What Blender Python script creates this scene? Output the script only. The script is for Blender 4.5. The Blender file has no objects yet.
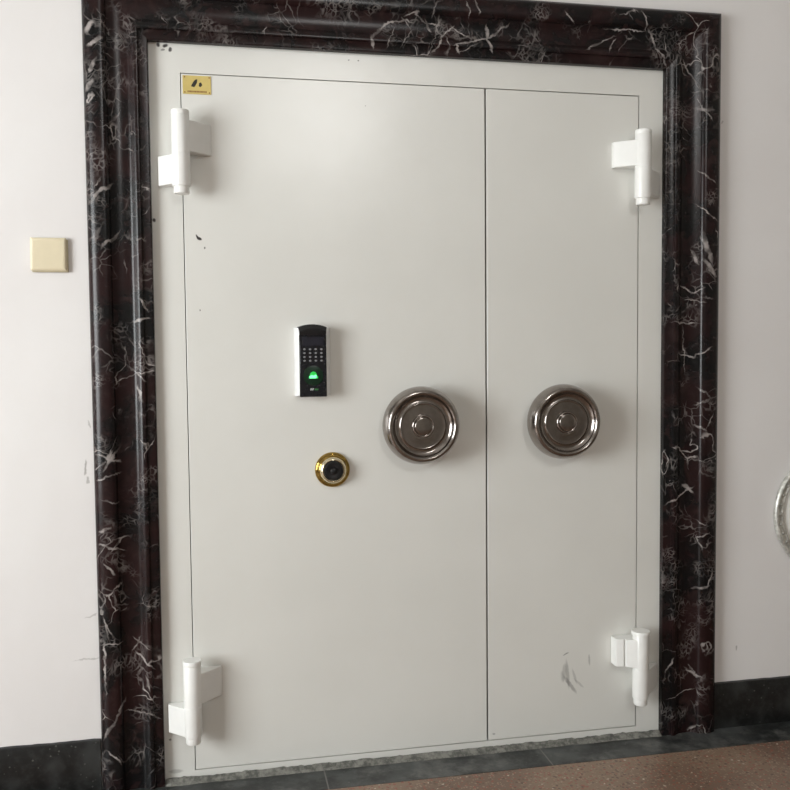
import bpy, bmesh, math, random
from mathutils import Vector, Matrix, noise
random.seed(4)
PI = math.pi
scene = bpy.context.scene
COL = scene.collection

# ------------------------------------------------------------------ node helpers
def new_mat(name):
    m = bpy.data.materials.new(name); m.use_nodes = True
    nt = m.node_tree
    return m, nt, nt.nodes['Principled BSDF']
def N(nt, typ, **kw):
    n = nt.nodes.new(typ)
    for k, v in kw.items():
        if k.startswith('i_'):
            key = k[2:]
            key = int(key) if key.isdigit() else key
            n.inputs[key].default_value = v
        else:
            setattr(n, k, v)
    return n
def L(nt, a, b): nt.links.new(a, b)
def math_n(nt, op, a, b=None, c=None, clamp=False):
    n = N(nt, 'ShaderNodeMath', operation=op); n.use_clamp = clamp
    for i, v in enumerate((a, b, c)):
        if v is None: continue
        if isinstance(v, (int, float)): n.inputs[i].default_value = v
        else: L(nt, v, n.inputs[i])
    return n.outputs[0]
def smooth(nt, v, lo, hi, a=0.0, b=1.0):
    n = N(nt, 'ShaderNodeMapRange', interpolation_type='SMOOTHSTEP')
    L(nt, v, n.inputs['Value'])
    n.inputs['From Min'].default_value = lo; n.inputs['From Max'].default_value = hi
    n.inputs['To Min'].default_value = a; n.inputs['To Max'].default_value = b
    return n.outputs['Result']
def mix(nt, f, a, b):
    n = N(nt, 'ShaderNodeMix', data_type='RGBA')
    for s, v in ((n.inputs['Factor'], f), (n.inputs['A'], a), (n.inputs['B'], b)):
        if isinstance(v, (int, float)): s.default_value = v
        elif isinstance(v, tuple): s.default_value = (*v, 1) if len(v) == 3 else v
        else: L(nt, v, s)
    return n.outputs['Result']
def coords(nt, off=(0, 0, 0), scale=(1, 1, 1)):
    tc = N(nt, 'ShaderNodeTexCoord'); mp = N(nt, 'ShaderNodeMapping')
    mp.inputs['Location'].default_value = off; mp.inputs['Scale'].default_value = scale
    L(nt, tc.outputs['Object'], mp.inputs['Vector'])
    return mp.outputs['Vector']
def tex_noise(nt, vec, scale, detail=4, rough=.5, w=None):
    n = N(nt, 'ShaderNodeTexNoise'); L(nt, vec, n.inputs['Vector'])
    n.inputs['Scale'].default_value = scale; n.inputs['Detail'].default_value = detail
    n.inputs['Roughness'].default_value = rough
    return n
def bump(nt, h, strength, dist, bsdf):
    b = N(nt, 'ShaderNodeBump'); b.inputs['Strength'].default_value = strength
    b.inputs['Distance'].default_value = dist
    L(nt, h, b.inputs['Height']); L(nt, b.outputs['Normal'], bsdf.inputs['Normal'])
def ell(nt, vec, x, z, rx, rz, ang=0.0, soft=.35, wob=None):
    """soft-edged ellipse mark on an upright face, object coordinates"""
    sub = N(nt, 'ShaderNodeVectorMath', operation='SUBTRACT'); L(nt, vec, sub.inputs[0])
    sub.inputs[1].default_value = (x, 0, z)
    sep = N(nt, 'ShaderNodeSeparateXYZ'); L(nt, sub.outputs[0], sep.inputs[0])
    ca, sa = math.cos(ang), math.sin(ang)
    u = math_n(nt, 'ADD', math_n(nt, 'MULTIPLY', sep.outputs[0], ca/rx), math_n(nt, 'MULTIPLY', sep.outputs[2], sa/rx))
    v = math_n(nt, 'ADD', math_n(nt, 'MULTIPLY', sep.outputs[0], -sa/rz), math_n(nt, 'MULTIPLY', sep.outputs[2], ca/rz))
    d = math_n(nt, 'ADD', math_n(nt, 'MULTIPLY', u, u), math_n(nt, 'MULTIPLY', v, v))
    return smooth(nt, d, 1-soft, 1+soft, 1, 0)
def warp(nt, vec, scale, amt, detail=2):
    n = tex_noise(nt, vec, scale, detail)
    s = N(nt, 'ShaderNodeVectorMath', operation='SUBTRACT'); L(nt, n.outputs['Color'], s.inputs[0]); s.inputs[1].default_value = (.5, .5, .5)
    m = N(nt, 'ShaderNodeVectorMath', operation='SCALE'); L(nt, s.outputs[0], m.inputs[0]); m.inputs['Scale'].default_value = amt
    a = N(nt, 'ShaderNodeVectorMath', operation='ADD'); L(nt, vec, a.inputs[0]); L(nt, m.outputs[0], a.inputs[1])
    return a.outputs[0]

def simple(name, col, rough=.5, metal=0, spec=.5, emit=None, es=0, coat=0, nscale=40, namt=.04):
    m, nt, b = new_mat(name)
    v = coords(nt)
    n = tex_noise(nt, v, nscale, 4)
    f = smooth(nt, n.outputs['Fac'], .3, .7)
    L(nt, mix(nt, f, tuple(c*(1-namt) for c in col), tuple(min(1, c*(1+namt)) for c in col)), b.inputs['Base Color'])
    b.inputs['Roughness'].default_value = rough; b.inputs['Metallic'].default_value = metal
    b.inputs['Specular IOR Level'].default_value = spec; b.inputs['Coat Weight'].default_value = coat
    if emit:
        b.inputs['Emission Color'].default_value = (*emit, 1); b.inputs['Emission Strength'].default_value = es
    return m

# ------------------------------------------------------------------ materials
# white mineral veins: x, z of both ends and half width
VEINS = [(-0.264, 1.711, -0.238, 1.743, 0.0046), (-0.238, 1.743, -0.199, 1.767, 0.0046), (-0.228, 1.586, -0.188, 1.63, 0.0039), (-0.188, 1.63, -0.203, 1.606, 0.0031), (-0.243, 1.76, -0.229, 1.783, 0.0023), (-0.258, 0.983, -0.202, 0.961, 0.0031), (-0.239, 0.939, -0.218, 0.991, 0.0046), (-0.261, 0.945, -0.241, 0.962, 0.0031), (-0.225, 0.962, -0.201, 0.996, 0.0039), (-0.26, 0.91, -0.203, 0.926, 0.0019), (-0.247, 0.851, -0.214, 0.843, 0.0031), (-0.258, 0.757, -0.23, 0.767, 0.0046), (-0.256, 0.718, -0.198, 0.697, 0.0031), (-0.226, 0.701, -0.202, 0.73, 0.0031), (-0.253, 0.494, -0.241, 0.434, 0.0031), (-0.248, 0.479, -0.232, 0.448, 0.0019), (-0.255, 0.435, -0.253, 0.284, 0.0031), (-0.255, 0.42, -0.21, 0.422, 0.0023), (-0.26, 0.139, -0.236, 0.177, 0.0046), (-0.236, 0.177, -0.203, 0.243, 0.0031), (-0.252, 0.096, -0.219, 0.062, 0.0023), (-0.249, 0.658, -0.225, 0.633, 0.0031), (-0.192, 0.209, -0.129, 0.2, 0.0019), (-0.129, 0.2, -0.101, 0.179, 0.0019), (-0.165, 0.383, -0.12, 0.34, 0.0031), (-0.17, 0.428, -0.131, 0.395, 0.0023), (-0.153, 0.427, -0.176, 0.392, 0.0023), (-0.138, 0.305, -0.128, 0.273, 0.0031), (-0.156, 1.37, -0.108, 1.381, 0.0031), (-0.129, 1.434, -0.112, 1.41, 0.0031), (-0.141, 1.177, -0.13, 1.141, 0.0046), (-0.162, 1.236, -0.123, 1.2, 0.0023), (-0.266, 2.03, -0.243, 2.059, 0.0062), (-0.251, 2.087, -0.234, 2.116, 0.0046), (-0.259, 2.198, -0.242, 2.221, 0.0077), (-0.254, 2.156, -0.221, 2.178, 0.0046), (0.932, 2.284, 0.935, 2.245, 0.0046), (0.935, 2.245, 0.948, 2.209, 0.0046), (0.935, 2.251, 0.997, 2.291, 0.0039), (0.935, 2.251, 0.835, 2.221, 0.0031), (0.835, 2.221, 0.842, 2.2, 0.0031), (0.842, 2.2, 0.9, 2.228, 0.0019), (0.788, 2.245, 0.823, 2.275, 0.0023), (0.823, 2.275, 0.88, 2.248, 0.0015), (0.788, 2.245, 0.769, 2.202, 0.0023), (0.766, 2.202, 0.759, 2.196, 0.0046), (0.567, 2.224, 0.604, 2.267, 0.0046), (0.604, 2.267, 0.641, 2.287, 0.0031), (0.641, 2.287, 0.691, 2.285, 0.0023), (0.666, 2.292, 0.684, 2.269, 0.0023), (0.735, 2.293, 0.753, 2.267, 0.0031), (0.572, 2.2, 0.567, 2.229, 0.0046), (0.691, 2.255, 0.659, 2.208, 0.0015), (0.638, 2.257, 0.616, 2.209, 0.0015), (0.766, 2.337, 0.76, 2.307, 0.0023), (0.891, 2.357, 0.903, 2.322, 0.0023), (0.865, 2.35, 0.874, 2.311, 0.0019), (1.451, 2.357, 1.468, 2.307, 0.0023), (1.482, 2.296, 1.536, 2.2, 0.0031), (1.525, 2.203, 1.546, 2.191, 0.0046), (1.337, 2.299, 1.458, 2.3, 0.0019), (1.269, 2.233, 1.355, 2.279, 0.0023), (1.338, 2.231, 1.365, 2.27, 0.0019), (1.185, 2.34, 1.215, 2.311, 0.0023), (1.29, 2.247, 1.31, 2.26, 0.0031), (1.657, 2.062, 1.697, 2.057, 0.0054), (1.654, 2.088, 1.69, 2.031, 0.0023), (1.603, 2.213, 1.653, 2.139, 0.0023), (1.663, 1.855, 1.707, 1.824, 0.0028), (1.657, 1.748, 1.715, 1.7, 0.0023), (1.669, 1.65, 1.702, 1.562, 0.0077), (1.681, 1.561, 1.714, 1.519, 0.0077), (1.64, 1.6, 1.659, 1.561, 0.0046), (1.602, 1.482, 1.645, 1.463, 0.0028), (1.645, 1.463, 1.674, 1.476, 0.0023), (1.574, 1.364, 1.654, 1.36, 0.0023), (1.6, 1.258, 1.648, 1.248, 0.0031), (1.648, 1.248, 1.695, 1.277, 0.0023), (1.61, 1.337, 1.619, 1.205, 0.0015), (1.663, 1.144, 1.7, 1.11, 0.0028), (1.7, 1.11, 1.656, 1.091, 0.0028), (1.653, 1.021, 1.686, 1.003, 0.0023), (1.686, 1.003, 1.708, 1.053, 0.0019), (1.619, 0.818, 1.645, 0.796, 0.0046), (1.641, 0.81, 1.558, 0.76, 0.0023), (1.661, 0.64, 1.694, 0.655, 0.0023), (1.661, 0.64, 1.672, 0.605, 0.0023), (1.651, 0.463, 1.699, 0.474, 0.0046), (1.699, 0.474, 1.714, 0.518, 0.0031), (1.628, 0.191, 1.673, 0.16, 0.0034), (1.643, 0.197, 1.662, 0.167, 0.0023), (1.555, 0.19, 1.576, 0.229, 0.0031), (1.57, 0.093, 1.655, 0.12, 0.0019)]
def mat_marble(name, region):
    m, nt, b = new_mat(name)
    v = coords(nt)
    w1 = warp(nt, v, 5, .16, 4); w2 = warp(nt, w1, 22, .035, 3)
    def veins(vec, scale, lo, hi):
        vo = N(nt, 'ShaderNodeTexVoronoi', feature='DISTANCE_TO_EDGE'); L(nt, vec, vo.inputs['Vector'])
        vo.inputs['Scale'].default_value = scale
        return smooth(nt, vo.outputs['Distance'], lo, hi, 1, 0)
    big = veins(w2, 9.0, .004, .022)
    bmask = smooth(nt, tex_noise(nt, v, 6, 2).outputs['Fac'], .56, .62)
    mid = veins(w2, 24, .01, .07)
    mmask = smooth(nt, tex_noise(nt, coords(nt, (3, 1, 7)), 8, 3).outputs['Fac'], .53, .64)
    fine = veins(w2, 60, .02, .16)
    fmask = smooth(nt, tex_noise(nt, coords(nt, (9, 4, 2)), 10, 3).outputs['Fac'], .53, .66)
    blob = smooth(nt, tex_noise(nt, w1, 38, 2).outputs['Fac'], .70, .76)
    a = math_n(nt, 'MULTIPLY', big, bmask)
    c = math_n(nt, 'MULTIPLY', math_n(nt, 'MULTIPLY', mid, mmask), .35)
    d = math_n(nt, 'MULTIPLY', math_n(nt, 'MULTIPLY', fine, fmask), .36)
    e = math_n(nt, 'MULTIPLY', math_n(nt, 'MULTIPLY', blob, mmask), .7)
    s = math_n(nt, 'MAXIMUM', math_n(nt, 'MAXIMUM', a, c), math_n(nt, 'MAXIMUM', d, e))
    wm = warp(nt, warp(nt, v, 38, .022, 3), 120, .006, 2)
    for (xa, za, xb, zb, hw) in VEINS:
        xm, zm = (xa+xb)/2, (za+zb)/2
        reg = 'L' if xm < -.09 and zm < 2.28 else ('R' if xm > 1.535 and zm < 2.20 else 'T')
        if reg != region: continue
        ln = math.hypot(xb-xa, zb-za)/2+.004
        s = math_n(nt, 'MAXIMUM', s, math_n(nt, 'MULTIPLY', ell(nt, wm, xm, zm, ln, hw, math.atan2(zb-za, xb-xa), .8), .95))
    s = math_n(nt, 'MULTIPLY', s, smooth(nt, tex_noise(nt, coords(nt, (5, 5, 5)), 30, 2).outputs['Fac'], .35, .65, .25, 1))
    base = mix(nt, smooth(nt, tex_noise(nt, w1, 5, 4, .6).outputs['Fac'], .42, .6), (.0055, .0055, .006), (.017, .0068, .0070))
    base = mix(nt, smooth(nt, tex_noise(nt, w2, 26, 4).outputs['Fac'], .5, .75), base, (.026, .014, .0135))
    L(nt, mix(nt, s, base, (.36, .325, .31)), b.inputs['Base Color'])
    b.inputs['Roughness'].default_value = .27
    b.inputs['Specular IOR Level'].default_value = .27
    bump(nt, tex_noise(nt, v, 25, 2).outputs['Fac'], .05, .004, b)
    return m

def mat_door(name, marks, offx):
    """off-white glossy enamel; marks = dark scuffs (x, z, rx, rz, angle, strength)"""
    m, nt, b = new_mat(name)
    v = coords(nt, (offx, 0, 0))
    wv = warp(nt, v, 90, .006, 3)
    base = mix(nt, smooth(nt, tex_noise(nt, v, 3, 4).outputs['Fac'], .3, .7), (.735, .728, .69), (.765, .758, .72))
    for (x, z, rx, rz, ang, k) in marks:
        msk = math_n(nt, 'MULTIPLY', ell(nt, wv, x, z, rx, rz, ang, .7), k)
        base = mix(nt, msk, base, (.035, .03, .03))
    L(nt, base, b.inputs['Base Color'])
    b.inputs['Roughness'].default_value = .27
    b.inputs['Specular IOR Level'].default_value = .5
    h = math_n(nt, 'ADD', tex_noise(nt, v, 7, 2).outputs['Fac'], math_n(nt, 'MULTIPLY', tex_noise(nt, v, 110, 2).outputs['Fac'], .02))
    bump(nt, h, .2, .006, b)
    return m

def mat_plaster():
    m, nt, b = new_mat('white_wall_plaster')
    v = coords(nt)
    base = mix(nt, smooth(nt, tex_noise(nt, v, 1.7, 4).outputs['Fac'], .35, .65), (.77, .745, .735), (.80, .78, .77))
    wv = warp(nt, v, 40, .03, 3)
    # chips and a hairline crack beside the marble
    for (x, z, rx, rz, ang, k) in ((-.298, .945, .004, .022, -.12, .6), (-.293, .905, .0035, .012, 0, .5), (-.30, .37, .05, .0022, .10, .35),
                                   (-.292, .50, .02, .0022, .25, .35), (1.83, .24, .003, .010, 0, .5), (1.757, 2.03, .004, .004, 0, .4),
                                   (-.287, 1.07, .003, .010, 0, .4), (-.60, .86, .03, .0015, .1, .2)):
        base = mix(nt, math_n(nt, 'MULTIPLY', ell(nt, wv, x, z, rx, rz, ang, .6), k), base, (.22, .20, .18))
    L(nt, base, b.inputs['Base Color'])
    b.inputs['Roughness'].default_value = .75; b.inputs['Specular IOR Level'].default_value = .3
    h = math_n(nt, 'ADD', math_n(nt, 'MULTIPLY', tex_noise(nt, v, 3.5, 3).outputs['Fac'], 1.0), math_n(nt, 'MULTIPLY', tex_noise(nt, v, 60, 4).outputs['Fac'], .06))
    bump(nt, h, .25, .02, b)
    return m

def mat_granite(name, dark, light, sp_lo=.60, rough=.35, dust=0.0, joints=()):
    m, nt, b = new_mat(name)
    v = coords(nt)
    n1 = tex_noise(nt, v, 55, 5, .65); n2 = tex_noise(nt, v, 9, 4)
    base = mix(nt, smooth(nt, n1.outputs['Fac'], .40, sp_lo+.1), dark, light)
    base = mix(nt, smooth(nt, n2.outputs['Fac'], .45, .68, 0, .7), base, tuple(c*2.0 for c in light))
    vo = N(nt, 'ShaderNodeTexVoronoi', feature='F1'); L(nt, v, vo.inputs['Vector']); vo.inputs['Scale'].default_value = 60
    spk = math_n(nt, 'MULTIPLY', smooth(nt, vo.outputs['Distance'], .12, .22, 1, 0), smooth(nt, tex_noise(nt, v, 31, 1).outputs['Fac'], .55, .65))
    base = mix(nt, math_n(nt, 'MULTIPLY', spk, .35), base, (.22, .215, .20))
    if dust:
        dn = smooth(nt, tex_noise(nt, coords(nt, (2, 0, 1)), 6, 5, .7).outputs['Fac'], .48, .7, 0, dust)
        base = mix(nt, dn, base, (.20, .20, .19))
    for jx in joints:
        sep = N(nt, 'ShaderNodeSeparateXYZ'); L(nt, v, sep.inputs[0])
        d = math_n(nt, 'ABSOLUTE', math_n(nt, 'SUBTRACT', sep.outputs[0], jx))
        base = mix(nt, smooth(nt, d, .0012, .003, .7, 0), base, (.20, .19, .18))
    L(nt, base, b.inputs['Base Color'])
    b.inputs['Roughness'].default_value = rough
    bump(nt, n1.outputs['Fac'], .08, .002, b)
    return m

def mat_terrazzo():
    m, nt, b = new_mat('red_brown_terrazzo')
    v = coords(nt)
    base = mix(nt, smooth(nt, tex_noise(nt, v, 2.5, 4).outputs['Fac'], .35, .65), (.175, .112, .078), (.26, .18, .125))
    def chips(scale, seed, lo, hi, col, k, th=(.52, .6)):
        nonlocal base
        vv = coords(nt, (seed, seed*2, 0))
        vo = N(nt, 'ShaderNodeTexVoronoi', feature='F1'); L(nt, warp(nt, vv, 90, .012), vo.inputs['Vector']); vo.inputs['Scale'].default_value = scale
        sep = N(nt, 'ShaderNodeSeparateColor'); L(nt, vo.outputs['Color'], sep.inputs[0])
        f = math_n(nt, 'MULTIPLY', smooth(nt, vo.outputs['Distance'], lo, hi, k, 0), smooth(nt, sep.outputs[0], th[0], th[1]))
        base = mix(nt, f, base, col)
    chips(85, 1.3, .3, .45, (.30, .085, .055), .7, (.4, .5))
    chips(120, 4.1, .3, .45, (.40, .31, .24), .6)
    chips(70, 7.7, .25, .4, (.09, .055, .04), .7, (.6, .7))
    chips(48, 2.2, .12, .22, (.62, .55, .45), .9, (.78, .82))
    L(nt, base, b.inputs['Base Color'])
    b.inputs['Roughness'].default_value = .42
    bump(nt, tex_noise(nt, v, 120, 3).outputs['Fac'], .08, .002, b)
    return m

def mat_mortar():
    m, nt, b = new_mat('grey_mortar')
    v = coords(nt)
    n = tex_noise(nt, v, 45, 5, .7)
    L(nt, mix(nt, smooth(nt, n.outputs['Fac'], .35, .65), (.09, .09, .08), (.24, .235, .21)), b.inputs['Base Color'])
    b.inputs['Roughness'].default_value = .85
    bump(nt, n.outputs['Fac'], .5, .006, b)
    return m

def mat_steel():
    m, nt, b = new_mat('polished_stainless_steel')
    v = coords(nt)
    L(nt, mix(nt, smooth(nt, tex_noise(nt, v, 60, 3).outputs['Fac'], .3, .7), (.31, .28, .26), (.36, .33, .31)), b.inputs['Base Color'])
    b.inputs['Metallic'].default_value = 1
    L(nt, smooth(nt, tex_noise(nt, v, 30, 3).outputs['Fac'], .3, .7, .15, .18), b.inputs['Roughness'])
    return m

M = {}
for q in 'LRT': M['marble_'+q] = mat_marble('red_black_marble_'+q, q)
M['plaster'] = mat_plaster()
M['skirting'] = mat_granite('black_speckled_granite', (.0035, .004, .004), (.017, .018, .018), .62, .33)
M['border'] = mat_granite('black_terrazzo_border', (.014, .016, .016), (.04, .043, .042), .6, .4, .6, (1.104, .392))
M['terrazzo'] = mat_terrazzo()
M['mortar'] = mat_mortar()
M['steel'] = mat_steel()
M['frame_paint'] = mat_door('off_white_frame_enamel', [(-.086, 1.671, .004, .006, 0, .95), (-.063, 2.180, .005, .006, 0, .95), (-.043, 2.178, .008, .005, .3, .95),
      (-.029, 2.168, .005, .006, 0, .9), (-.05, 2.166, .006, .003, .2, .6), (.50, 2.165, .003, .002, 0, .7), (.53, 2.166, .003, .002, 0, .7),
      (-.075, .10, .004, .003, 0, .6), (-.06, .0, .02, .006, 0, .3)], 0)
M['enamel'] = simple('white_hinge_enamel', (.88, .88, .855), .28, nscale=20, namt=.02)
M['brass'] = simple('polished_brass', (.42, .28, .075), .08, 1, namt=.01)
M['pale_brass'] = simple('pale_brass', (.80, .72, .52), .2, 1)
M['black_plastic'] = simple('black_plastic', (.012, .012, .013), .3, spec=.4)
M['gloss_black'] = simple('gloss_black_cover', (.010, .010, .013), .12, spec=.4)
M['display'] = simple('dark_display_glass', (.018, .018, .026), .1, spec=.4)
M['silver'] = simple('silver_painted_plastic', (.80, .80, .80), .3, .25)
M['key'] = simple('pale_grey_key', (.25, .25, .265), .5)
M['green_glow'] = simple('lit_green_prism', (.02, .3, .06), .3, emit=(.02, .62, .07), es=.6)
M['green_bright'] = simple('bright_green_lamp', (.2, .8, .4), .3, emit=(.16, 1.0, .36), es=1.3)
M['green_halo'] = simple('green_halo_surround', (.003, .012, .007), .25, emit=(.0, .012, .003), es=.6)  # weak emission paints the lamp's green halo onto the sensor surround
M['logo_white'] = simple('white_print', (.45, .47, .46), .5)
M['logo_green'] = simple('green_print', (.05, .22, .06), .5)
M['gold_plate'] = simple('gold_plaque', (.60, .47, .16), .38, .35)
M['plaque_ink'] = simple('black_ink', (.02, .018, .012), .5)
M['plaque_red'] = simple('brown_ink', (.25, .11, .03), .5)
M['cream'] = simple('cream_plastic', (.74, .655, .47), .4, namt=.015)
M['cream_shade'] = simple('shaded_cream_box', (.50, .43, .29), .5)  # cream darkened to paint shade along the switch plate's right and lower edges
M['rim_silver'] = simple('ornate_silver_rim', (.60, .60, .56), .42, .6, nscale=70, namt=.25)
M['white_disc'] = simple('white_enamel_disc', (.86, .86, .82), .25)
M['far_wall'] = simple('beige_far_wall_paint', (.40, .37, .33), .8)
M['ceiling'] = simple('ceiling_paint', (.55, .53, .50), .9)
M['gap_shade'] = simple('gap_shade_dark', (.03, .03, .028), .8)  # near-black colour stands in for shade inside the gaps around the leaves
M['lamp'] = simple('lamp_diffuser', (.9, .9, .9), .4, emit=(1, .96, .9), es=9)
M['win_frame'] = simple('window_frame_paint', (.7, .7, .68), .4)

# ------------------------------------------------------------------ mesh helpers
def smooth_by_angle(bm, ang=35):
    for f in bm.faces: f.smooth = True
    for e in bm.edges:
        e.smooth = not (len(e.link_faces) == 2 and e.calc_face_angle(0) > math.radians(ang))
def obj(name, bm, mat, parent=None, loc=(0, 0, 0), bevel=0, seg=2, ang=35, recalc=True):
    """bm is in world coordinates; the object's origin is put at loc (world)"""
    if recalc: bmesh.ops.recalc_face_normals(bm, faces=bm.faces)
    smooth_by_angle(bm, ang)
    bmesh.ops.translate(bm, verts=bm.verts, vec=-Vector(loc))
    me = bpy.data.meshes.new(name); bm.to_mesh(me); bm.free()
    me.materials.append(mat)
    o = bpy.data.objects.new(name, me); COL.objects.link(o)
    o.location = loc
    if parent:
        o.parent = parent
        w = Vector((0, 0, 0)); p = parent
        while p: w += p.location; p = p.parent
        o.location = Vector(loc)-w
    if bevel:
        md = o.modifiers.new('bevel', 'BEVEL'); md.width = bevel; md.segments = seg; md.limit_method = 'ANGLE'; md.angle_limit = math.radians(40)
    return o
def wloc(o):
    w = Vector((0, 0, 0))
    while o: w += o.location; o = o.parent
    return w
def tag(o, label=None, cat=None, group=None, kind=None):
    if label: o['label'] = label
    if cat: o['category'] = cat
    if group: o['group'] = group
    if kind: o['kind'] = kind
    return o
def empty(name, loc, label, cat, group=None, kind=None):
    o = bpy.data.objects.new(name, None); COL.objects.link(o); o.location = loc; o.empty_display_size = .05
    return tag(o, label, cat, group, kind)
def box(bm, x0, x1, y0, y1, z0, z1):
    vs = [bm.verts.new((x, y, z)) for x in (x0, x1) for y in (y0, y1) for z in (z0, z1)]
    for f in ((0, 1, 3, 2), (4, 6, 7, 5), (0, 4, 5, 1), (2, 3, 7, 6), (0, 2, 6, 4), (1, 5, 7, 3)):
        bm.faces.new([vs[i] for i in f])
def boxes(*bs):
    bm = bmesh.new()
    for b in bs: box(bm, *b)
    return bm
def lathe(bm, prof, c, axis='y', seg=96):
    """revolve (radius, distance) pairs; axis 'y': distance runs out of the wall (-y); 'z': upwards"""
    rings = []
    for (r, d) in prof:
        ring = []
        if r < 1e-6:
            p = (c[0], c[1]-d, c[2]) if axis == 'y' else (c[0], c[1], c[2]+d)
            ring = [bm.verts.new(p)]
        else:
            for k in range(seg):
                a = 2*PI*k/seg
                if axis == 'y': p = (c[0]+r*math.cos(a), c[1]-d, c[2]+r*math.sin(a))
                else: p = (c[0]+r*math.cos(a), c[1]+r*math.sin(a), c[2]+d)
                ring.append(bm.verts.new(p))
        rings.append(ring)
    for a, b in zip(rings, rings[1:]):
        if len(a) == 1 and len(b) == 1: continue
        for k in range(seg):
            j = (k+1) % seg
            if len(a) == 1: bm.faces.new((a[0], b[k], b[j]))
            elif len(b) == 1: bm.faces.new((a[k], a[j], b[0]))
            else: bm.faces.new((a[k], a[j], b[j], b[k]))
    for r in (rings[0], rings[-1]):
        if len(r) > 1: bm.faces.new(r)
def prism_xy(bm, pts, z0, z1):
    """pts = (x, distance out of the wall)"""
    lo = [bm.verts.new((x, -d, z0)) for x, d in pts]; hi = [bm.verts.new((x, -d, z1)) for x, d in pts]
    bm.faces.new(lo); bm.faces.new(hi)
    n = len(pts)
    for k in range(n):
        j = (k+1) % n; bm.faces.new((lo[k], lo[j], hi[j], hi[k]))
def prism_xz(bm, pts, y0, y1):
    a = [bm.verts.new((x, y0, z)) for x, z in pts]; b = [bm.verts.new((x, y1, z)) for x, z in pts]
    bm.faces.new(a); bm.faces.new(b)
    n = len(pts)
    for k in range(n):
        j = (k+1) % n; bm.faces.new((a[k], a[j], b[j], b[k]))
def rounded(pts, n=6):
    """Catmull-Rom through profile points"""
    out = []
    P = [pts[0]]+list(pts)+[pts[-1]]
    for i in range(1, len(P)-2):
        p0, p1, p2, p3 = P[i-1], P[i], P[i+1], P[i+2]
        for k in range(n):
            t = k/n
            out.append(tuple(.5*((2*p1[q])+(-p0[q]+p2[q])*t+(2*p0[q]-5*p1[q]+4*p2[q]-p3[q])*t*t+(-p0[q]+3*p1[q]-3*p2[q]+p3[q])*t**3) for q in (0, 1)))
    out.append(pts[-1])
    return out

# ------------------------------------------------------------------ room
FZ = -.035                # floor level (door leaves start at z = 0)
X0, X1, Y0, ZC = -3.0, 4.4, -5.2, 4.05
WIN = (-3.3, -1.2, .50, 2.50)     # y0, y1, z0, z1 of the window in the left wall
T = .3
XL, XR, ZT = -.10, 1.56, 2.21       # masonry opening behind the marble
def struct(name, bm, mat, label, cat, **kw):
    return tag(obj(name, bm, mat, **kw), label, cat, kind='structure')
struct('floor', boxes((X0, X1, Y0, 0, FZ-.12, FZ)), M['terrazzo'], 'red-brown speckled terrazzo floor', 'floor')
struct('ceiling', boxes((X0, X1, Y0, 0, ZC, ZC+.1)), M['ceiling'], 'plain pale ceiling', 'ceiling')
struct('wall_back', boxes((X0, XL, 0, T, FZ, ZC), (XR, X1, 0, T, FZ, ZC), (XL, XR, 0, T, ZT, ZC)), M['plaster'],
       'white plastered wall around the marble-framed vault door', 'wall')
WB = (.78, 1.40, 2.98, 3.82)        # x0, x1, z0, z1 of the small high window facing the door
struct('wall_front', boxes((X0, WB[0], Y0-T, Y0, FZ, ZC), (WB[1], X1, Y0-T, Y0, FZ, ZC), (WB[0], WB[1], Y0-T, Y0, FZ, WB[2]), (WB[0], WB[1], Y0-T, Y0, WB[3], ZC)), M['far_wall'], 'beige wall facing the vault door', 'wall')
struct('wall_right', boxes((X1, X1+T, Y0, 0, FZ, ZC)), M['far_wall'], 'beige wall far to the right of the vault door', 'wall')
struct('wall_left', boxes((X0-T, X0, Y0, WIN[0], FZ, ZC), (X0-T, X0, WIN[1], 0, FZ, ZC), (X0-T, X0, WIN[0], WIN[1], FZ, WIN[2]), (X0-T, X0, WIN[0], WIN[1], WIN[3], ZC)),
       M['plaster'], 'white wall with the daylight window', 'wall')
wy0, wy1, wz0, wz1 = WIN
w = empty('window_1', (X0-.15, (wy0+wy1)/2, wz0), 'tall daylight window in the left wall', 'window', kind='structure')
fw = .05; ym = (wy0+wy1)/2
obj('window_frame', boxes((X0-.18, X0-.12, wy0, wy0+fw, wz0, wz1), (X0-.18, X0-.12, wy1-fw, wy1, wz0, wz1), (X0-.18, X0-.12, ym-.03, ym+.03, wz0+fw, wz1-fw),
    (X0-.18, X0-.12, wy0+fw, wy1-fw, wz0, wz0+fw), (X0-.18, X0-.12, wy0+fw, wy1-fw, wz1-fw, wz1)), M['win_frame'], w)
gm, nt, b = new_mat('window_glass'); b.inputs['Transmission Weight'].default_value = 1; b.inputs['Roughness'].default_value = 0; b.inputs['IOR'].default_value = 1.1
obj('pane', boxes((X0-.152, X0-.148, wy0+fw, ym-.03, wz0+fw, wz1-fw)), gm, w)
obj('pane', boxes((X0-.152, X0-.148, ym+.03, wy1-fw, wz0+fw, wz1-fw)), gm, w)

w2_ = empty('window_2', ((WB[0]+WB[1])/2, Y0-.15, WB[2]), 'small high window in the wall facing the door', 'window', kind='structure')
obj('window_frame', boxes((WB[0], WB[0]+.04, Y0-.18, Y0-.12, WB[2], WB[3]), (WB[1]-.04, WB[1], Y0-.18, Y0-.12, WB[2], WB[3]),
    (WB[0]+.04, WB[1]-.04, Y0-.18, Y0-.12, WB[2], WB[2]+.04), (WB[0]+.04, WB[1]-.04, Y0-.18, Y0-.12, WB[3]-.04, WB[3])), M['win_frame'], w2_)
obj('pane', boxes((WB[0]+.04, WB[1]-.04, Y0-.152, Y0-.148, WB[2]+.04, WB[3]-.04)), gm, w2_)

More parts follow.
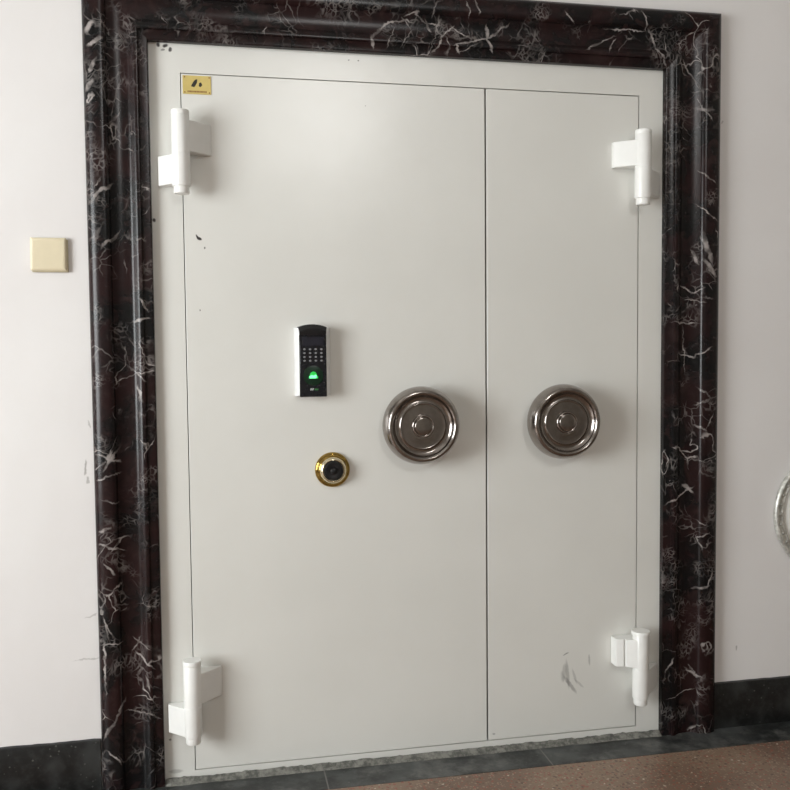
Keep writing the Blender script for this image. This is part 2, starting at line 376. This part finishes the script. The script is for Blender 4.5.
# skirting and dark border strip let into the floor
def skirting(name, x0, x1, label):
    bm = bmesh.new(); n = max(8, int((x1-x0)/.02))
    prof = [(0, 0), (.012, 0), (.012, .153), (.009, .158), (0, .160)]
    rows = []
    for k in range(n+1):
        x = x0+(x1-x0)*k/n
        dz = .0022*noise.noise(Vector((x*18, 3, 0)))+.0012*noise.noise(Vector((x*60, 7, 0)))
        rows.append([bm.verts.new((x, -d, FZ+z+(dz if z > .1 else 0))) for d, z in prof])
    for a, b_ in zip(rows, rows[1:]):
        for i in range(len(prof)):
            j = (i+1) % len(prof); bm.faces.new((a[i], a[j], b_[j], b_[i]))
    bm.faces.new(rows[0]); bm.faces.new(rows[-1])
    return struct(name, bm, M['skirting'], label, 'baseboard')
skirting('baseboard_left', X0, -.276, 'black speckled granite baseboard left of the marble surround')
skirting('baseboard_right', 1.740, X1, 'black granite baseboard right of the marble surround')
struct('trim_1', boxes((X0, X1, -.142, -.0005, FZ, FZ+.0012)), M['border'], 'dusty black terrazzo border strip along the foot of the wall', 'floor border')

# ------------------------------------------------------------------ marble surround
XI_L, XI_R, ZI = -.0915, 1.540, 2.186
OUT_L, OUT_R, OUT_T = -.272, 1.7375, 2.376
prof = [(0, 0), (0, .018)]
prof += [(.003, .024), (.008, .0295), (.016, .034), (.026, .037), (.040, .0385), (.052, .0375), (.060, .034), (.0645, .0285), (.0665, .024)]
prof += [(.070, .0225), (.080, .0185), (.092, .0155), (.106, .0145), (.120, .0165)]
prof += [(.124, .018), (.128, .0205), (.138, .0285), (.143, .030), (.149, .030), (.152, .0285), (.1535, .024)]
prof += [(.156, .0225), (.176, .0225), (.180, .0205), (.1805, .018), (.1805, 0)]
PW = .1805
def jamb(name, side, label):
    bm = bmesh.new()
    lo, hi = [], []
    for t, d in prof:
        if side < 0: wdt = XI_L-OUT_L; x = OUT_L+t*wdt/PW
        else: wdt = OUT_R-XI_R; x = OUT_R-t*wdt/PW
        zt = OUT_T-t*(OUT_T-ZI)/PW
        lo.append((x, -d, FZ+.0012)); hi.append((x, -d, zt))
    K = 1
    rows = [[bm.verts.new(Vector(a).lerp(Vector(b_), k/K)) for a, b_ in zip(lo, hi)] for k in range(K+1)]
    for r0, r1 in zip(rows, rows[1:]):
        for i in range(len(prof)):
            j = (i+1) % len(prof); bm.faces.new((r0[i], r0[j], r1[j], r1[i]))
    bm.faces.new(rows[0]); bm.faces.new(rows[-1])
    return struct(name, bm, M['marble_L' if side < 0 else 'marble_R'], label, 'marble trim', ang=30)
jamb('trim_2', -1, 'left upright of the dark red white-veined marble door surround')
jamb('trim_3', 1, 'right upright of the dark red white-veined marble door surround')
bm = bmesh.new(); lo = []; hi = []
for t, d in prof:
    z = OUT_T-t*(OUT_T-ZI)/PW
    lo.append(bm.verts.new((OUT_L+t*(XI_L-OUT_L)/PW, -d, z))); hi.append(bm.verts.new((OUT_R-t*(OUT_R-XI_R)/PW, -d, z)))
for i in range(len(prof)):
    j = (i+1) % len(prof); bm.faces.new((lo[i], lo[j], hi[j], hi[i]))
bm.faces.new(lo); bm.faces.new(hi)
struct('trim_4', bm, M['marble_T'], 'dark moulded marble lintel above the vault door', 'marble trim', ang=30)

# ------------------------------------------------------------------ steel frame, leaves
G = .0027
YF = .001
struct('trim_5', boxes((XL, -G, YF, .12, FZ, ZT), (1.4552+G, XR, YF, .12, FZ, ZT), (-G, 1.4552+G, YF, .12, 2.1+G, ZT), (-G, 1.4552+G, YF, .12, FZ, -G)),
       M['frame_paint'], 'off-white painted steel frame between marble and door leaves', 'door frame')
struct('trim_6', boxes((-.06, 1.52, .121, .135, FZ, 2.16)), M['gap_shade'], 'rebate plate behind the door leaves, coloured dark as gap shade', 'door frame')

bm = bmesh.new(); n = 150
rows = []
for k in range(n+1):
    x = XI_L+.001+(XI_R-XI_L-.002)*k/n
    zt = -.0195+.0035*noise.noise(Vector((x*22, 0, 2)))+.003*noise.noise(Vector((x*70, 5, 2)))+.001
    dd = .014+.004*noise.noise(Vector((x*12, 9, 2)))+.003*noise.noise(Vector((x*60, 1, 2)))
    gp = max(.0006, .003+.006*noise.noise(Vector((x*9, 4, 8))))
    rows.append([bm.verts.new(q) for q in ((x, 0, FZ+.0012), (x, -dd-.010, FZ+.0014), (x, -dd, FZ+.0075), (x, -dd*.55-.001, zt-.004), (x, -gp-.001, zt), (x, -gp, zt-.009), (x, 0, zt-.009))])
for a, b_ in zip(rows, rows[1:]):
    for i in range(7):
        j = (i+1) % 7; bm.faces.new((a[i], a[j], b_[j], b_[i]))
bm.faces.new(rows[0]); bm.faces.new(rows[-1])
struct('trim_7', bm, M['mortar'], 'rough grey mortar fillet along the bottom of the door frame', 'threshold')

def leaf_mat(name, marks, offx): return mat_door(name, marks, offx)
D1 = empty('door_1', (.465, 0, 0), 'wide left leaf of the off-white steel vault door, carrying the reader and brass lock', 'door', kind='structure')
D2 = empty('door_2', (1.196, 0, 0), 'narrow right leaf of the off-white steel vault door with scuff marks near the bottom', 'door', kind='structure')
SEAM = .9335
m1 = leaf_mat('left_leaf_enamel', [(.038, 1.623, .003, .008, .5, 1), (.044, 1.618, .006, .004, -.5, 1), (.0585, 1.591, .0025, .0035, 0, .8), (.041, 1.406, .002, .003, 0, .7),
      (.55, 2.03, .002, .002, 0, .5)], .465)
m2 = leaf_mat('right_leaf_enamel', [(1.205, .267, .011, .0022, .45, .55), (1.199, .205, .007, .028, -.05, .28), (1.211, .198, .0055, .045, .10, .36), (1.220, .162, .006, .036, .62, .40),
      (1.236, .188, .004, .026, .30, .25), (1.250, .165, .0035, .024, .8, .22), (1.193, .19, .006, .018, .15, .18), (1.288, .24, .003, .018, .05, .35), (.955, .02, .004, .003, 0, .4)], 1.196)
obj('door_leaf', boxes((0, SEAM-G, 0, .09, 0, 2.1)), m1, D1, (.465, 0, 0), bevel=.0014)
obj('door_leaf', boxes((SEAM+G, 1.4552, .0008, .09, 0, 2.1)), m2, D2, (1.196, 0, 0), bevel=.0016)

# ------------------------------------------------------------------ hinges
def hinge(door, cx, cd, r, z0, zm, z1, plates, cap):
    bm = bmesh.new()
    lathe(bm, [(r*.80, 0), (r*.86, .003), (r*.86, .020), (r*.98, .022), (r, .025), (r, zm-z0-.0012), (r*.965, zm-z0-.0006), (r*.965, zm-z0+.0006), (r, zm-z0+.0012),
               (r, z1-z0-.016), (r*.97, z1-z0-.0145), (r*.97, z1-z0-.0135), (r*cap, z1-z0-.012), (r*cap, z1-z0-.0025), (r*cap*.95, z1-z0)], (cx, -cd, z0), 'z', 40)
    h = obj('hinge', bm, M['enamel'], door, (cx, -cd, z0), ang=40)
    h['label'] = 'white painted knuckle of the hinge'
    for pts, a, b_ in plates:
        if callable(pts): bm = pts(a, b_)
        else: bm = bmesh.new(); prism_xy(bm, pts, a, b_)
        obj('hinge_plate', bm, M['enamel'], h, (cx, -cd, a), bevel=.0025, seg=2)
def arm(cx, cd, end, r):
    if end < cx:     # leaves the knuckle at its front
        return [(cx, .0005), (end, .0005), (end, .016), (end+.003, .019), (cx-r*.12, cd+r*1.0), (cx, cd+r*.9)]
    return [(cx, .0005), (end, .0005), (end, .006), (cx+r*.90, cd+r*.42), (cx, cd+r*.42)]
R_ = .0262
hinge(D1, -.003, .055, R_, 1.740, 1.856, 1.979, [(arm(-.003, .055, .083, R_), 1.862, 1.952), (arm(-.003, .055, -.070, R_), 1.768, 1.853)], 1.0)
hinge(D1, -.003, .055, R_, .108, .221, .361, [(arm(-.003, .055, .083, R_), .228, .320), (arm(-.003, .055, -.077, R_), .130, .216)], 1.04)
hinge(D2, 1.444, .055, R_, 1.740, 1.858, 1.978, [(arm(1.444, .055, 1.360, R_), 1.864, 1.946), (arm(1.444, .055, 1.529, R_), 1.772, 1.854)], 1.0)
def notched(a, b_):
    bm = bmesh.new()
    prism_xy(bm, [(1.444, .0005), (1.364, .0005), (1.364, .040), (1.366, .042), (1.3885, .0495), (1.3895, .043), (1.3925, .043), (1.3935, .0525), (1.396, .055), (1.440, .081), (1.444, .079)], a, b_)
    return bm
hinge(D2, 1.445, .055, R_, .098, .220, .346, [(notched, .226, .318), (arm(1.445, .055, 1.530, R_), .128, .214)], 1.16)

# ------------------------------------------------------------------ handwheels
def handwheel(door, cx, cz, R):
    k = R/.119
    bm = bmesh.new()
    prof_w = rounded([(.030, .030), (.075, .022), (.105, .026), (.1165, .036), (.1195, .047), (.1185, .060), (.1145, .075), (.1080, .0865), (.1010, .0900), (.0955, .0870), (.0905, .0800),
                      (.0840, .0745), (.0770, .0735), (.0725, .0750), (.0695, .0772), (.0665, .0768), (.060, .0765), (.045, .0770), (.036, .0773), (.0, .0775)], 8)
    lathe(bm, [(max(r, 0)*k, d) for r, d in prof_w[:-1]]+[(0, .0775)], (cx, 0, cz), 'y', 192)
    hw = obj('handwheel', bm, M['steel'], door, (cx, 0, cz), ang=60)
    hw['label'] = 'polished stainless steel round handwheel'
    bm = bmesh.new()
    lathe(bm, rounded([(.0355*k, .0755), (.0345*k, .0825), (.0315*k, .0850), (.0285*k, .0835), (.0275*k, .0842), (.0255*k, .0875), (.020*k, .0885)], 6)+[(0, .0887)], (cx, 0, cz), 'y', 72)
    obj('hub', bm, M['steel'], hw, (cx, 0, cz), ang=60)
    bm = bmesh.new()
    lathe(bm, [(.052, 0), (.052, .006), (.048, .010), (.034, .012), (.032, .031)], (cx, 0, cz), 'y', 64)
    obj('spindle', bm, M['steel'], hw, (cx, 0, cz))
handwheel(D1, .7060, 1.046, .1210)
handwheel(D2, 1.1750, 1.046, .1200)

# ------------------------------------------------------------------ brass combination lock
bm = bmesh.new(); lx, lz = .433, .9115
lathe(bm, rounded([(.054, 0), (.0545, .004), (.0535, .008), (.050, .0115), (.047, .012), (.045, .0145), (.041, .018), (.036, .0195), (.030, .020)], 8)+[(0, .020)], (lx, 0, lz), 'y', 160)
lk = obj('combination_lock', bm, M['brass'], D1, (lx, 0, lz), ang=60); lk['label'] = 'round polished brass lock'
bm = bmesh.new()
lathe(bm, rounded([(.041, .018), (.0405, .024), (.038, .029), (.0345, .032), (.0318, .032), (.030, .030)], 6)+[(.030, .022)], (lx, 0, lz), 'y', 128)
obj('dial_ring', bm, M['pale_brass'], lk, (lx, 0, lz))
bm = bmesh.new()
lathe(bm, [(.0298, .020), (.0298, .033), (.0285, .036), (.022, .0375), (.018, .036), (.010, .0355), (.009, .043), (.007, .0445), (0, .0448)], (lx, 0, lz), 'y', 48)
for k in range(24):
    a = 2*PI*k/24
    lathe(bm, [(.0016, .034), (.0016, .0372), (0, .0375)], (lx+.0255*math.cos(a), 0, lz+.0255*math.sin(a)), 'y', 6)
dl = obj('dial', bm, M['black_plastic'], lk, (lx, 0, lz)); dl['label'] = 'black dial knob'

# ------------------------------------------------------------------ fingerprint reader
RX0, RX1, RZ0, RZ1 = .3200, .4290, 1.142, 1.352
fr = empty('fingerprint_reader', ((RX0+RX1)/2, 0, RZ0), 'upright black fingerprint reader with keypad and glowing green sensor on the door', 'fingerprint reader')
def arch(x0, x1, z0, z1, rise, n=14):
    pts = [(x0, z0), (x1, z0)]
    for k in range(n+1):
        t = k/n; x = x1+(x0-x1)*t; pts.append((x, z1+rise*(1-(2*t-1)**2)))
    return pts
bm = bmesh.new()
a = arch(RX0, RX1, RZ0, RZ1, .008); c_ = arch(RX0+.004, RX1-.004, RZ0+.002, RZ1-.001, .008); e = arch(RX0+.0120, RX1-.0145, RZ0+.004, RZ1-.004, .007)
loops = []
for pts, y in ((a, 0), (a, -.014), (c_, -.024), (e, -.040)):
    loops.append([bm.verts.new((x, y, z)) for x, z in pts])
for p, q in zip(loops, loops[1:]):
    for i in range(len(p)):
        j = (i+1) % len(p); bm.faces.new((p[i], p[j], q[j], q[i]))
bm.faces.new(loops[0]); bm.faces.new(loops[-1])
hs = obj('housing', bm, M['silver'], fr, wloc(fr)); hs['label'] = 'silver side housing'
fx0, fx1 = RX0+.0120, RX1-.0145
bm = bmesh.new()
prism_xz(bm, arch(fx0, fx1, RZ0-.001, RZ1-.022, 0, 1), -.0455, -.038)
obj('front_cover', bm, M['gloss_black'], fr, wloc(fr), bevel=.003)
bm = bmesh.new()     # curved black visor on top, jutting out over the face
top = []
n = 16
for y0_, dz, ex in ((-.012, 0.001, .006), (-.040, 0, .002), (-.052, -.012, -.001), (-.052, -.018, -.001), (-.046, -.022, -.001)):
    row = []
    for k in range(n+1):
        t = k/n; x = (fx0-ex)+(fx1-fx0+2*ex)*t
        row.append((x, y0_-.003*(1-(2*t-1)**2), RZ1+dz+.0088*(1-(2*t-1)**2) if dz > -.02 else RZ1-.024))
    top.append([bm.verts.new(p) for p in row])
for r0, r1 in zip(top, top[1:]):
    for k in range(n): bm.faces.new((r0[k], r0[k+1], r1[k+1], r1[k]))
back = [bm.verts.new((v.co.x, -.012, RZ1-.024)) for v in top[-1]]
for k in range(n):
    bm.faces.new((top[-1][k], top[-1][k+1], back[k+1], back[k])); bm.faces.new((back[k], back[k+1], top[0][k+1], top[0][k]))
bm.faces.new([r[0] for r in top]+[back[0]]); bm.faces.new([r[-1] for r in top]+[back[-1]])
obj('visor', bm, M['black_plastic'], fr, wloc(fr))
obj('display', boxes((fx0+.009, fx1-.009, -.0463, -.044, 1.296, 1.322)), M['display'], fr, wloc(fr), bevel=.0004)
for r_ in range(4):
    for c in range(4):
        x = .3475+c*.0171; z = 1.2855-r_*.0116
        bm = bmesh.new(); lathe(bm, [(.0037, .044), (.0037, .0468), (.0028, .0476), (0, .0478)], (x, 0, z), 'y', 12)
        for v in bm.verts: v.co.z = z+(v.co.z-z)*.8
        obj('key', bm, M['key'], fr, (x, 0, z))
sx, sz = .3735, 1.205
bm = bmesh.new(); lathe(bm, [(.030, .044), (.030, .0462), (.027, .0468), (0, .0466)], (sx, 0, sz), 'y', 40)
fs = obj('fingerprint_sensor', bm, M['green_halo'], fr, (sx, 0, sz)); fs['label'] = 'round fingerprint sensor surround with painted green halo'
pts = [(sx-.014, sz-.008), (sx+.014, sz-.008), (sx+.0145, sz-.003)]+[(sx+.011*math.cos(a_), sz+.0005+.0125*math.sin(a_)) for a_ in [PI*k/12 for k in range(13)]]+[(sx-.0145, sz-.003)]
bm = bmesh.new(); prism_xz(bm, pts, -.0485, -.046); obj('sensor_glass', bm, M['green_glow'], fs, (sx, 0, sz), bevel=.001)
bm = bmesh.new(); prism_xz(bm, [(sx-.012, sz-.0075), (sx+.009, sz-.0075), (sx+.010, sz+.001), (sx+.007, sz+.004), (sx+.001, sz+.001), (sx-.005, sz+.003), (sx-.012, sz-.001)], -.0492, -.0484)
obj('sensor_lamp', bm, M['green_bright'], fs, (sx, 0, sz))
bm = bmesh.new()     # small slanted printed mark
for q in (0, .0055):
    prism_xz(bm, [(.363+q, 1.1610), (.367+q, 1.1610), (.369+q, 1.1675), (.365+q, 1.1675)], -.0459, -.0452)
lg = obj('logo', bm, M['logo_white'], fr, wloc(fr)); lg['label'] = 'small pale printed mark'
bm = bmesh.new()
for q in range(3): prism_xz(bm, [(.3765+q*.004, 1.1612), (.3792+q*.004, 1.1612), (.3802+q*.004, 1.1660), (.3775+q*.004, 1.1660)], -.0459, -.0452)
obj('logo', bm, M['logo_green'], fr, wloc(fr))

# ------------------------------------------------------------------ brass plaque
PX0, PX1, PZ0, PZ1 = .0045, .0865, 2.0415, 2.0955
pq = empty('nameplate', ((PX0+PX1)/2, 0, PZ0), 'small gold plaque with a dark emblem at the top left corner of the door', 'plaque')
obj('plate', boxes((PX0, PX1, -.0018, -.0002, PZ0, PZ1)), M['gold_plate'], pq, wloc(pq), bevel=.0006)
px, pz = .0445, 2.072
bm = bmesh.new()
E1 = [(-.0125, -.007), (-.005, -.009), (.001, .002), (.002, .0115), (-.003, .010), (-.008, .003)]
E2 = [(.005, -.006), (.0085, -.0085), (.013, -.003), (.010, .004), (.006, .002)]
for E_ in (E1, E2): prism_xz(bm, [(px+a_*1.3, pz+b_*1.15) for a_, b_ in E_], -.0023, -.0017)
obj('emblem', bm, M['plaque_ink'], pq, wloc(pq))
bm = bmesh.new(); x = .0185
while x < .072:
    wd = random.uniform(.002, .0036); prism_xz(bm, [(x, 2.0465), (x+wd, 2.0465), (x+wd, 2.0515), (x, 2.0515)], -.0022, -.0017); x += wd+.0012
obj('lettering', bm, M['plaque_red'], pq, wloc(pq))
for x in (PX0+.006, PX1-.005):
    for z in (PZ0+.005, PZ1-.005):
        bm = bmesh.new(); lathe(bm, [(.0022, .0015), (.0022, .0026), (0, .0032)], (x, 0, z), 'y', 12); obj('rivet', bm, M['plaque_red'], pq, (x, 0, z))

# ------------------------------------------------------------------ wall switch plate
SX0, SX1, SZ0, SZ1 = -.431, -.333, 1.519, 1.613
sw = empty('switch_plate', ((SX0+SX1)/2, 0, SZ0), 'square cream blank switch plate on the white wall left of the marble', 'switch plate')
sb = obj('back_box', boxes((SX0+.003, SX1+.004, -.011, -.0002, SZ0-.004, SZ1-.004)), M['cream_shade'], sw, wloc(sw), bevel=.002); sb['label'] = 'back box in cream darkened as edge shade'
bm = bmesh.new()
lo = [(SX0, -.009), (SX1, -.009)]
loops = []
for ins, y in ((0, -.009), (0, -.013), (.004, -.0165), (.010, -.0175), (.011, -.0175)):
    loops.append([bm.verts.new(p) for p in ((SX0+ins, y, SZ0+ins), (SX1-ins, y, SZ0+ins), (SX1-ins, y, SZ1-ins), (SX0+ins, y, SZ1-ins))])
for p, q in zip(loops, loops[1:]):
    for i in range(4): bm.faces.new((p[i], p[(i+1) % 4], q[(i+1) % 4], q[i]))
bm.faces.new(loops[0]); bm.faces.new(loops[-1])
obj('cover_plate', bm, M['cream'], sw, wloc(sw), bevel=.001)

# ------------------------------------------------------------------ round plate at the right edge
cx, cz = 2.175, .702
rp = empty('round_wall_plate', (cx, 0, cz-.213), 'round silver-rimmed disc with white centre on the wall right of the marble', 'wall plate')
bm = bmesh.new()
lathe(bm, rounded([(.200, .0002), (.212, .006), (.2135, .014), (.209, .020), (.203, .0215), (.197, .018), (.190, .0165), (.184, .0185), (.180, .016)], 4)+[(.178, .004), (.178, .0002)], (cx, 0, cz), 'y', 128)
obj('rim', bm, M['rim_silver'], rp, (cx, 0, cz), ang=50)
for k in range(36):
    a_ = 2*PI*k/36; bx_, bz_ = cx+.1935*math.cos(a_), cz+.1935*math.sin(a_)
    bm = bmesh.new(); lathe(bm, [(.0055, .014), (.0055, .0185), (.004, .0215), (0, .0228)], (bx_, 0, bz_), 'y', 12); obj('bead', bm, M['rim_silver'], rp, (bx_, 0, bz_))
bm = bmesh.new()
lathe(bm, rounded([(.1785, .004), (.170, .010), (.12, .018), (.06, .022)], 4)+[(0, .023)], (cx, 0, cz), 'y', 96)
bd = obj('face', bm, M['white_disc'], rp, (cx, 0, cz)); bd['label'] = 'domed white centre'

# ------------------------------------------------------------------ light
world = bpy.data.worlds.new('World'); scene.world = world; world.use_nodes = True
bg = world.node_tree.nodes['Background']; bg.inputs['Color'].default_value = (.82, .90, 1, 1); bg.inputs['Strength'].default_value = 4
ld = bpy.data.lights.new('window_daylight', 'AREA'); ld.shape = 'RECTANGLE'; ld.size = wz1-wz0-.1; ld.size_y = wy1-wy0-.1
ld.energy = 160; ld.color = (.97, 1, .985)
lo_ = bpy.data.objects.new('window_daylight', ld); COL.objects.link(lo_)
lo_.location = (X0-.10, ym, (wz0+wz1)/2); lo_.rotation_euler = (0, -PI/2, 0)

ld2 = bpy.data.lights.new('high_window_daylight', 'AREA'); ld2.shape = 'RECTANGLE'; ld2.size = WB[1]-WB[0]-.09; ld2.size_y = WB[3]-WB[2]-.09
ld2.energy = 36; ld2.color = (1, .99, .96)
l2 = bpy.data.objects.new('high_window_daylight', ld2); COL.objects.link(l2)
l2.location = ((WB[0]+WB[1])/2, Y0-.10, (WB[2]+WB[3])/2); l2.rotation_euler = (PI/2, 0, 0)

# ------------------------------------------------------------------ camera
cam = bpy.data.cameras.new('camera'); co = bpy.data.objects.new('camera', cam); COL.objects.link(co)
cam.sensor_width = 36; cam.sensor_fit = 'HORIZONTAL'; cam.lens = 36*885.2271/790
r = Vector((0.9806148919705668, -0.1957270833181381, -0.009238100525979905))
u = Vector((0.019493812785405774, 0.05053661701397373, 0.9985319432065609))
f = Vector((0.19497288249559483, 0.9793553794188081, -0.05337242635295306))
mw = Matrix(((r.x, u.x, -f.x, 0.0917928), (r.y, u.y, -f.y, -2.7245626), (r.z, u.z, -f.z, 1.2878947), (0, 0, 0, 1)))
co.matrix_world = mw
scene.camera = co
vs = scene.view_settings
vs.view_transform = 'Standard'; vs.look = 'None'; vs.exposure = 0.0; vs.gamma = 1; vs.use_curve_mapping = False
